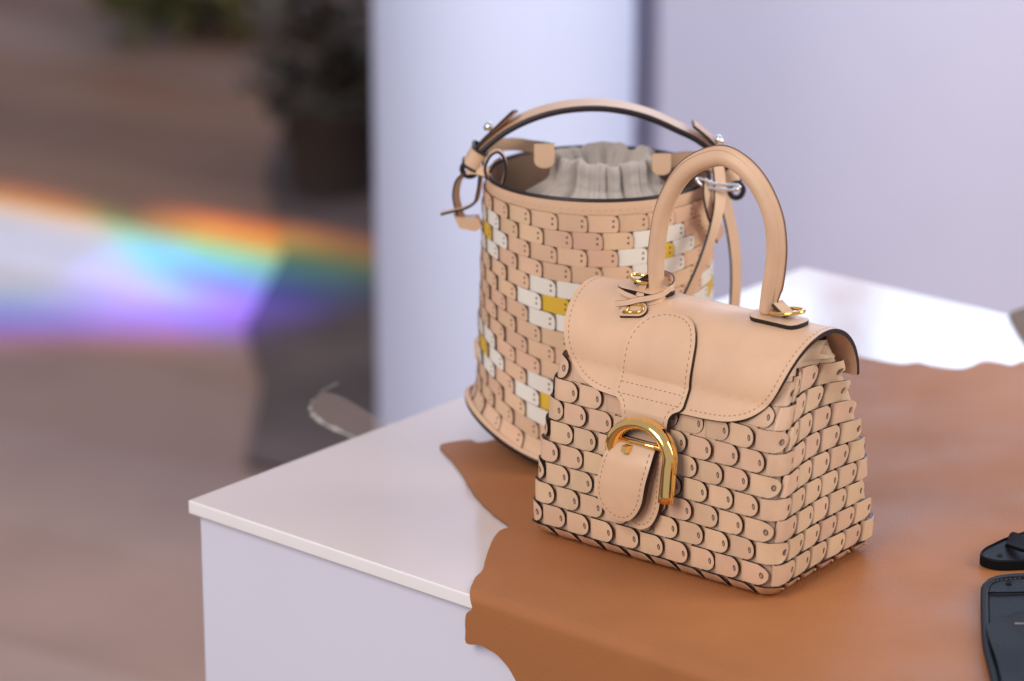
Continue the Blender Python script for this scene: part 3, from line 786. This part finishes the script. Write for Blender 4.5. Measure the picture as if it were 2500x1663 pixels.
# strap along the back of the rim that carries the pouch
bk = band("pouch_strap", catmull([on_y(1178, 398, YB), on_y(1188, 372, YB+.01), on_y(1212, 356, YB+.022), on_y(1255, 352, YB+.03), on_y(1300, 358, YB+.028), on_y(1335, 362, YB+.02), on_y(1350, 366, YB+.01)], 6), V(0, .15, 1), .0088, .0017, km, bucket)
bk2 = band("pouch_strap", catmull([on_y(1605, 395, YB+.004), on_y(1640, 392, YB+.012), on_y(1680, 388, YB+.015), on_y(1720, 395, YB+.01), on_y(1750, 410, YB)], 6), V(0, .15, 1), .0105, .0017, km, bucket)
def rtab(x0, x1, y0, y1, yy, parent):
    pts = [(x0, y0)] + [((x0+x1)/2 - (x1-x0)/2*math.cos(t), y1-(x1-x0)*.35 + (x1-x0)*.35*math.sin(t)) for t in np.linspace(0, math.pi, 9)] + [(x1, y0)]
    q = [on_y(*p, yy) for p in pts]; tpl = tri_template([(p[0], p[2]) for p in q])
    sheet("pouch_tab", tpl, lambda u, v, o: V(u, yy-o, v), -.001, .0012, km, parent)
rtab(1304, 1354, 350, 410, YB-.018, bucket); rtab(1592, 1638, 374, 427, YB-.020, bucket)
# drawstring pouch
PCX, PCY = on_y(1478, 400, YB)[0], YB-.002
mb = MB(); NPP = 420
prof = [(.068, .150, 4.5), (.066, .172, 5.0), (.060, .186, 4.6), (.0505, .195, 3.6), (.0430, .2015, 2.6), (.0385, .206, 2.0), (.0376, .210, 2.0), (.0375, .215, 1.5), (.0378, .2200, 1.5), (.0365, .2245, 1.5), (.0335, .2255, 1.4), (.0290, .2220, 1.2), (.0250, .216, 1.1), (.018, .2110, .6), (.004, .209, .1)]
fine = catmull([V(p[0]*.90, p[1], p[2]) for p in prof], 3)
def pleat(a):
    s = 0
    for n_, am, ph_ in ((11, 1.5, .4), (17, 1.3, 1.7), (26, .6, 2.2), (5, .5, .9)): s += am*(2*abs(math.sin(.5*(n_*a + ph_ + .9*math.sin(3*a+n_))))**.7-1)
    return s
for r, z, am in fine:
    for k in range(NPP):
        a = 2*math.pi*k/NPP; tw = a + (.2233-z)*4*math.sin(2*a+.5)*.5
        dr = .0009*am*pleat(tw)
        rr = r + dr; zz = z + (.0016*mnoise.noise(Vector((math.cos(a)*4, math.sin(a)*4, z*60))) + .0012*math.sin(11*a+1)) * (1 if z > .21 else .3)
        zz += .0015*math.sin(5*a)*(1 if z > .205 else 0)
        mb.v.append((PCX + rr*math.cos(a)*1.02, PCY + rr*math.sin(a)*.92, zz))
for i in range(len(fine)-1):
    for k in range(NPP): mb.f.append((i*NPP+k, i*NPP+(k+1) % NPP, (i+1)*NPP+(k+1) % NPP, (i+1)*NPP+k)); mb.m.append(0)
mb.build("drawstring_pouch", M['canvas'], bucket)
# right hand side: metal link, eyelet, hanging shoulder strap
lk = [on_y(*p, YB-.045) for p in [(1700, 437), (1712, 452), (1735, 460), (1770, 464), (1796, 464), (1806, 458), (1797, 452), (1770, 452), (1738, 448), (1716, 438)]]
v, f = sweep(catmull(lk, 4, closed=True), circ(.0012, 8), side0=V(0, 1, 0), closed=True); mesh("metal_link", v, f, M['silver'], bucket)
v, f = sweep([on_y(1797, 461, YB-.008) + V(.0050*math.cos(t), -.004, .0058*math.sin(t)) for t in np.linspace(0, 2*math.pi, 20, endpoint=False)], circ(.0021, 8), side0=V(0, 1, 0), closed=True)
mesh("eyelet", v, f, M['edge'], bucket)
band("shoulder_strap", catmull([on_y(*p, YB-.004) for p in [(1758, 395), (1762, 440), (1770, 490), (1786, 560), (1795, 630), (1796, 700), (1790, 780), (1784, 850)]], 6), V(.75, .66, 0), .0098, .0022, km, bucket)
dgl = [on_y(*p, y) for p, y in [((1752, 400), YB-.02), ((1757, 450), YB-.035), ((1755, 500), YB-.05), ((1742, 560), YB-.062), ((1722, 620), YB-.070), ((1697, 680), YB-.075), ((1668, 740), YB-.081), ((1640, 790), YB-.087)]]
band("shoulder_strap", catmull(dgl, 6), V(.62, .75, .1), .0095, .0022, km, bucket)
band("shoulder_strap", catmull([on_y(*p, y) for p, y in [((1728, 440), YB-.04), ((1727, 480), YB-.048), ((1735, 520), YB-.05), ((1748, 548), YB-.045), ((1758, 580), YB-.035)]], 6), V(.5, .8, 0), .010, .0020, km, bucket)

# ================================================================== BLACK LEATHER PIECES
def ground_sheet(name, px, z0, th, mats, parent, cut=.02):
    q = [on_z(*p, z0+th) for p in px]; tpl = tri_template([(p[0], p[1]) for p in catmull(q, 3, closed=True)], np.arange(.2, .6, cut), np.arange(1.7, 2.3, cut))
    return tpl
bk_m = [M['black'], M['black_edge']]
padE = empty("leather_pad", tuple(on_z(2480, 1350, HT))); tag(padE, "rounded black leather strap end with a punched hole lying on the brown hide", "strap end")
px1 = [(2392, 1360), (2400, 1347), (2420, 1336), (2460, 1318), (2520, 1300), (2600, 1290), (2660, 1330), (2600, 1372), (2500, 1376), (2440, 1377), (2405, 1370)]
zt = .006
tpl = ground_sheet("p", px1, HT, zt, bk_m, padE)
pd = sheet("pad", tpl, lambda u, v, o: V(u, v, HT+.0014+o), 0, lambda u, v: zt, bk_m, padE)
ctr = np.mean([on_z(*p, HT+zt) for p in px1], axis=0)
v, f = sweep([ctr + (on_z(p[0], p[1], HT+zt)-ctr)*.965 + V(0, 0, .0013) for p in catmull([V(*p) for p in px1], 4, closed=True)], circ(.0013, 8, .0008), side0=V(0, 0, 1), closed=True)
mesh("piping", v, f, M['black'], pd)
hl = on_z(2441, 1357, HT+zt+.0015); mesh("punched_hole", [hl + V(.0022*math.cos(t), .003*math.sin(t), .0001) for t in np.linspace(0, 2*math.pi, 14, endpoint=False)], [tuple(range(14))], M['black_edge'], pd)
band("loop_band", catmull([on_z(2462, 1322, HT+.006), on_z(2472, 1318, HT+.012), on_z(2500, 1332, HT+.014), on_z(2560, 1350, HT+.013), on_z(2590, 1365, HT+.008)], 5), V(.3, .9, .2), .011, .003, bk_m, padE)
panE = empty("black_pouch", tuple(on_z(2500, 1560, HT))); tag(panE, "flat black leather pouch with a stitched border and folded flap on the brown hide", "pouch")
px2 = [(2401, 1450), (2403, 1430), (2415, 1417), (2445, 1408), (2500, 1404), (2600, 1406), (2760, 1440), (2760, 1760), (2460, 1760), (2436, 1700), (2418, 1630), (2406, 1580), (2402, 1520)]
tpl = ground_sheet("q", px2, HT, .005, bk_m, panE)
pn = sheet("panel", tpl, lambda u, v, o: V(u, v, HT+.0014+o), 0, .005, bk_m, panE)
ctr = np.mean([on_z(*p, HT+.0065) for p in px2], axis=0)
ctr = on_z(2570, 1590, HT+.0065)
v, f = sweep([ctr + (on_z(p[0], p[1], HT+.0064)-ctr)*.975 for p in catmull([V(*p) for p in px2], 4, closed=True)], circ(.0030, 8, .0012), side0=V(1, 0, 0), closed=True)
bd = mesh("border", v, f, M['black'], pn)
mb = MB(); zz = HT+.0073
line = [on_z(*p, zz) for p in catmull([V(*p) for p in [(2412, 1560), (2410, 1500), (2410, 1450), (2416, 1430), (2432, 1419), (2500, 1411)]], 10)]
stitches(mb, [(p[0], p[1]) for p in line], lambda u, v, o: V(u, v, zz+o), .0002, .0016, .0011, .0005)
tag(mb.build("stitching", mat("grey_thread", (.12, .12, .15), .7), bd), kind="stuff")
band("seam", catmull([on_z(2413, 1446, HT+.0075), on_z(2450, 1446, HT+.0075), on_z(2500, 1445, HT+.0075), on_z(2600, 1444, HT+.0075)], 4), V(0, 1, 0), .0015, .0012, bk_m, pn)
hl = on_z(2463, 1421, HT+.0073); mesh("punched_hole", [hl + V(.0022*math.cos(t), .0028*math.sin(t), .0001) for t in np.linspace(0, 2*math.pi, 14, endpoint=False)], [tuple(range(14))], M['black_edge'], pn)
px3 = [(2409, 1535), (2414, 1522), (2430, 1510), (2460, 1500), (2500, 1496), (2620, 1500), (2700, 1540), (2700, 1760), (2470, 1760), (2452, 1690), (2436, 1620), (2420, 1575)]
tpl = ground_sheet("r", px3, HT+.0065, .003, bk_m, panE, .015)
def flap3(u, v, o):
    return V(u, v, HT+.0072+o + .0035*max(0, min(1, (u-.322)/.03))*1.0 + .001*mnoise.noise(Vector((u*25, v*25, 0))))
f3 = sheet("folded_flap", tpl, flap3, 0, .0025, bk_m, panE)
slot = on_z(2492, 1522, HT+.0125); mb = MB(); mb.add([slot+V(-.004, -.0006, 0), slot+V(.004, -.0006, 0), slot+V(.004, .0006, 0), slot+V(-.004, .0006, 0)], [(0, 1, 2, 3)], 0); mb.build("slot", M['thread_pale'], f3)

# leather offcut curling at the back of the plinth
mb = MB(); oc = [on_z(2492, 772), on_z(2502, 790), on_z(2520, 820), on_z(2550, 860), on_z(2590, 900)]
off = band("leather_offcut", catmull([p+V(0, 0, .006) for p in oc], 5), V(.8, .5, .35), .022, .0022, [mat("olive_leather", (.17, .10, .05), .6), M['hide_edge']], None)
tag(off, "olive brown leather offcut curling up at the back of the white plinth", "leather offcut")

# ================================================================== LEFT BACKGROUND
def leafy(name, label, base, height, spread, nleaf, colors, seed, leaf=.06, pot=True):
    rnd = random.Random(seed); root = empty(name, tuple(base)); tag(root, label, "plant")
    if pot:
        pr = [(0, 0), (.085, 0), (.105, .17), (.115, .175), (.115, .2), (.1, .2), (.095, .17), (0, .165)]
        n = 20; mb = MB()
        for r, z in pr[1:-1]: mb.v += [tuple(base + V(r*math.cos(q), r*math.sin(q), z)) for q in np.linspace(0, 2*math.pi, n, endpoint=False)]
        for i in range(len(pr)-3):
            for k in range(n): mb.f.append((i*n+k, i*n+(k+1) % n, (i+1)*n+(k+1) % n, (i+1)*n+k)); mb.m.append(0)
        mb.f.append(tuple(range((len(pr)-3)*n, (len(pr)-2)*n))); mb.m.append(0)
        mb.build("pot", mat(name+"_pot", (.055, .038, .03), .8), root)
    mb = MB(); ml = MB()
    for s in range(9):
        a = rnd.uniform(0, 2*math.pi); top = base + V(spread*math.cos(a)*rnd.uniform(.2, .9), spread*math.sin(a)*rnd.uniform(.2, .9), height*rnd.uniform(.6, 1))
        p = catmull([base+V(0, 0, .15), (base+top)/2 + V(0, 0, .1*height), top], 5)
        v, f = sweep(p, circ(.006, 6)); mb.add(v, f, 0)
        for l in range(nleaf//9):
            q = p[rnd.randint(3, len(p)-1)] + V(*(rnd.uniform(-.06, .06) for _ in range(3)))
            d = unit(V(rnd.uniform(-1, 1), rnd.uniform(-1, 1), rnd.uniform(-.6, .8))); sd = unit(np.cross(d, V(rnd.uniform(-1, 1), rnd.uniform(-1, 1), 1))); L_ = leaf*rnd.uniform(.7, 1.4)
            ml.add([q, q+d*L_*.5+sd*L_*.25, q+d*L_, q+d*L_*.5-sd*L_*.25], [(0, 1, 2), (0, 2, 3)], rnd.randint(0, len(colors)-1))
    mb.build("stem", mat(name+"_stem", (.06, .045, .03), .8), root)
    o = ml.build("foliage", [mat(name+"_leaf_%d" % i, c, .5) for i, c in enumerate(colors)], root, smooth=False); o["kind"] = "stuff"
    return root
leafy("dark_plant", "dark leafy plant in a dark pot beside the white column", on_z(815, 470, ZF+.012), .46, .20, 520, [(.06, .042, .030), (.09, .062, .042), (.055, .055, .032)], 3)
leafy("green_plant", "light green low leafy plant far back on the wooden floor", on_z(450, 70, ZF+.012), .20, .36, 620, [(.19, .22, .06), (.22, .20, .06), (.13, .12, .07)], 5, .08, pot=False)
# dark rug between the boards and the column
mp = [on_z(*p, ZF+.018) for p in [(700, 60), (800, 40), (1000, 40), (1060, 1060), (800, 1180), (600, 1130), (640, 940), (600, 800), (690, 620), (650, 420), (720, 240)]]
tpl = tri_template([(p[0], p[1]) for p in mp]); mt = sheet("floor_rug", tpl, lambda u, v, o: V(u, v, ZF+.0145+o), 0, .006, [mat("dark_rug_pile", (.095, .068, .060), .95, mottling=.55, mscale=2.2), M['black_edge']], None)
tag(mt, "dark brown rug lying on the wooden floor next to the white column", "rug")

# sunlight split into colours falls on the boards: projector lamps straight above the floor, with a coloured gobo
def gobo(name, px, py, height, energy, angle, build):
    P = on_z(px, py, ZF); d = bpy.data.lights.new(name, 'SPOT'); d.energy = energy; d.spot_size = angle; d.spot_blend = .1; d.shadow_soft_size = .003
    o = bpy.data.objects.new(name, d); COL.objects.link(o); o.location = (P[0], P[1], ZF+height)
    d.use_nodes = True; nt = d.node_tree; em = nt.nodes["Emission"]
    tc = nt.nodes.new("ShaderNodeTexCoord"); sep = nt.nodes.new("ShaderNodeSeparateXYZ"); nt.links.new(tc.outputs["Normal"], sep.inputs[0])
    def math_(op, a, b=None, c=None):
        n = nt.nodes.new("ShaderNodeMath"); n.operation = op
        for i, x in enumerate((a, b, c)):
            if x is None: continue
            if isinstance(x, (int, float)): n.inputs[i].default_value = x
            else: nt.links.new(x, n.inputs[i])
        return n.outputs[0]
    az_ = math_('ABSOLUTE', sep.outputs["Z"])
    gx = math_('MULTIPLY', math_('DIVIDE', sep.outputs["X"], az_), height); gy = math_('MULTIPLY', math_('DIVIDE', sep.outputs["Y"], az_), height)
    # board directions: a along fd, b along fn (both in metres from the lamp's foot)
    a = math_('ADD', math_('MULTIPLY', gx, float(fd[0])), math_('MULTIPLY', gy, float(fd[1])))
    b = math_('ADD', math_('MULTIPLY', gx, float(fn[0])), math_('MULTIPLY', gy, float(fn[1])))
    col, strength = build(nt, math_, a, b, P)
    nt.links.new(col, em.inputs["Color"]); nt.links.new(strength, em.inputs["Strength"])
    return o
def ramp(nt, fac, stops, interp='EASE'):
    r = nt.nodes.new("ShaderNodeValToRGB"); r.color_ramp.interpolation = interp; e = r.color_ramp.elements
    while len(e) > 1: e.remove(e[-1])
    e[0].position = stops[0][0]; e[0].color = (*stops[0][1], 1)
    for p, c in stops[1:]:
        q = e.new(p); q.color = (*c, 1)
    nt.links.new(fac, r.inputs[0]); return r.outputs[0]
def ab(px, py, P): d = on_z(px, py, ZF)-P; return d@fd, d@fn
def smooth(math_, x, lo, hi):     # 0..1 between lo and hi
    t = math_('DIVIDE', math_('SUBTRACT', x, lo), hi-lo)
    n = math_('MINIMUM', math_('MAXIMUM', t, 0.0), 1.0)
    return n
def mixmul(nt, c1, c2):
    mix = nt.nodes.new("ShaderNodeMix"); mix.data_type = 'RGBA'; mix.blend_type = 'MULTIPLY'; mix.inputs[0].default_value = 1.0
    nt.links.new(c1, mix.inputs[6]); nt.links.new(c2, mix.inputs[7]); return mix.outputs[2]
def white_patch(nt, math_, a, b, P):
    b_hi = ab(100, 465, P)[1]; b_in = ab(100, 600, P)[1]
    # back to floor metres: y along the view, x across
    gy = math_('ADD', math_('MULTIPLY', a, float(fd[1])), math_('MULTIPLY', b, float(fn[1])))
    y0 = on_z(100, 890, ZF)[1]-P[1]; y1 = on_z(100, 690, ZF)[1]-P[1]
    a_r1 = ab(300, 560, P); a_r2 = ab(450, 740, P)
    k = (a_r2[0]-a_r1[0])/(a_r2[1]-a_r1[1])
    e = math_('SUBTRACT', math_('SUBTRACT', a, a_r1[0]), math_('MULTIPLY', math_('SUBTRACT', b, a_r1[1]), k))
    top = ramp(nt, smooth(math_, b, b_hi, b_in), [(0, (0, 0, 0)), (.22, (.55, .24, .03)), (.45, (.85, .75, .30)), (.75, (.50, .82, 1.25)), (1, (.46, .80, 1.40))], 'LINEAR')
    bot = ramp(nt, smooth(math_, gy, y0, y1), [(0, (0, 0, 0)), (.15, (.35, .06, .10)), (.30, (.32, .10, .75)), (.5, (.14, .30, 1.2)), (.75, (.5, .85, 1.1)), (1, (1, 1, 1))], 'LINEAR')
    rt = ramp(nt, smooth(math_, e, .16, -.12), [(0, (0, 0, 0)), (.2, (.10, .12, .55)), (.42, (.10, .45, .8)), (.62, (.2, .95, .9)), (.85, (.75, 1, 1)), (1, (1, 1, 1))], 'LINEAR')
    return mixmul(nt, mixmul(nt, top, bot), rt), smooth(math_, a, ab(-560, 620, P)[0], ab(-440, 620, P)[0])
def rainbow(nt, math_, a, b, P):
    b_lo = ab(700, 930, P)[1]; b_hi = ab(700, 555, P)[1]
    t = smooth(math_, b, b_lo, b_hi)
    col = ramp(nt, t, [(0, (0, 0, 0)), (.12, (.12, .03, .30)), (.28, (.17, .06, 1.1)), (.45, (.06, .14, 1.5)), (.58, (.02, .48, 1.0)), (.70, (.08, .60, .32)), (.80, (.60, .55, .06)), (.90, (.60, .22, .02)), (1, (0, 0, 0))], 'LINEAR')
    al = ab(330, 600, P)[0]
    ml = math_('MULTIPLY', smooth(math_, math_('SUBTRACT', a, math_('MULTIPLY', b, -.35)), al-.05, al+.16), smooth(math_, a, ab(1100, 700, P)[0], ab(560, 640, P)[0]))
    return col, ml
def violet(nt, math_, a, b, P):
    c = ab(520, 760, P)
    q = math_('SQRT', math_('ADD', math_('POWER', math_('DIVIDE', math_('SUBTRACT', a, c[0]), .26), 2.0), math_('POWER', math_('DIVIDE', math_('SUBTRACT', b, c[1]), .16), 2.0)))
    s = smooth(math_, q, 1.0, .1)
    n = nt.nodes.new("ShaderNodeRGB"); n.outputs[0].default_value = (.14, .09, 1.0, 1)
    return n.outputs[0], s
gobo("prism_light_white", 120, 660, 2.4, 440, math.radians(80), white_patch)
gobo("prism_light_rainbow", 620, 700, 2.4, 900, math.radians(70), rainbow)
gobo("prism_light_violet", 520, 760, 2.4, 430, math.radians(50), violet)

# ================================================================== CLEAR ACRYLIC SHEET WITH A CHIPPED EDGE
def acrylic():
    m = bpy.data.materials.new("clear_acrylic"); m.use_nodes = True; nt = m.node_tree; b = nt.nodes["Principled BSDF"]
    tr = nt.nodes.new("ShaderNodeBsdfTransparent"); mx = nt.nodes.new("ShaderNodeMixShader"); mx.inputs[0].default_value = .16
    b.inputs["Base Color"].default_value = (.55, .42, .36, 1); b.inputs["Roughness"].default_value = .2
    nt.links.new(tr.outputs[0], mx.inputs[1]); nt.links.new(b.outputs[0], mx.inputs[2]); nt.links.new(mx.outputs[0], nt.nodes["Material Output"].inputs[0])
    return m
YA = 2.44
root = empty("acrylic_sheet", tuple(on_y(850, 1040, YA))); tag(root, "small clear acrylic piece with a chipped frosted edge behind the white plinth", "acrylic sheet")
apx = [(757, 1003), (762, 985), (772, 968), (790, 958), (830, 970), (900, 1010), (960, 1048), (960, 1090), (900, 1082), (858, 1066), (820, 1047), (785, 1026)]
q = [on_y(*p, YA) for p in apx]; tpl = tri_template([(p[0], p[2]) for p in q])
sheet("clear_plate", tpl, lambda u, v, o: V(u, YA-o, v), -.002, .002, [acrylic(), acrylic()], root)
fm = mat("frosted_chip", (.62, .62, .55), .5)
rnd = random.Random(4); ed = catmull([V(*p) for p in [(764, 978), (757, 995), (762, 1010), (775, 1024), (800, 1040), (830, 1053), (860, 1067), (880, 1076)]], 5)
for i in range(0, len(ed)-2, 2):
    if rnd.random() < .12: continue
    r_ = .0006 + .0011*rnd.random()*(1.6 if 8 < i < 26 else .5)
    v, f = sweep([on_y(*ed[i], YA-.002), on_y(*(ed[i+1]+V(rnd.uniform(-1, 1), rnd.uniform(-1, 1))), YA-.002), on_y(*(ed[i+2]-V(.6, .4)), YA-.002)], lambda t, r_=r_: circ(r_*(.5+math.sin(math.pi*t)*.6), 6)); mesh("edge_chip", v, f, fm, root)
v, f = sweep([on_y(781, 957, YA), on_y(826, 934, YA)], circ(.0004, 6)); mesh("edge_glint", v, f, mat("edge_glint", (.35, .33, .32), .4), root)
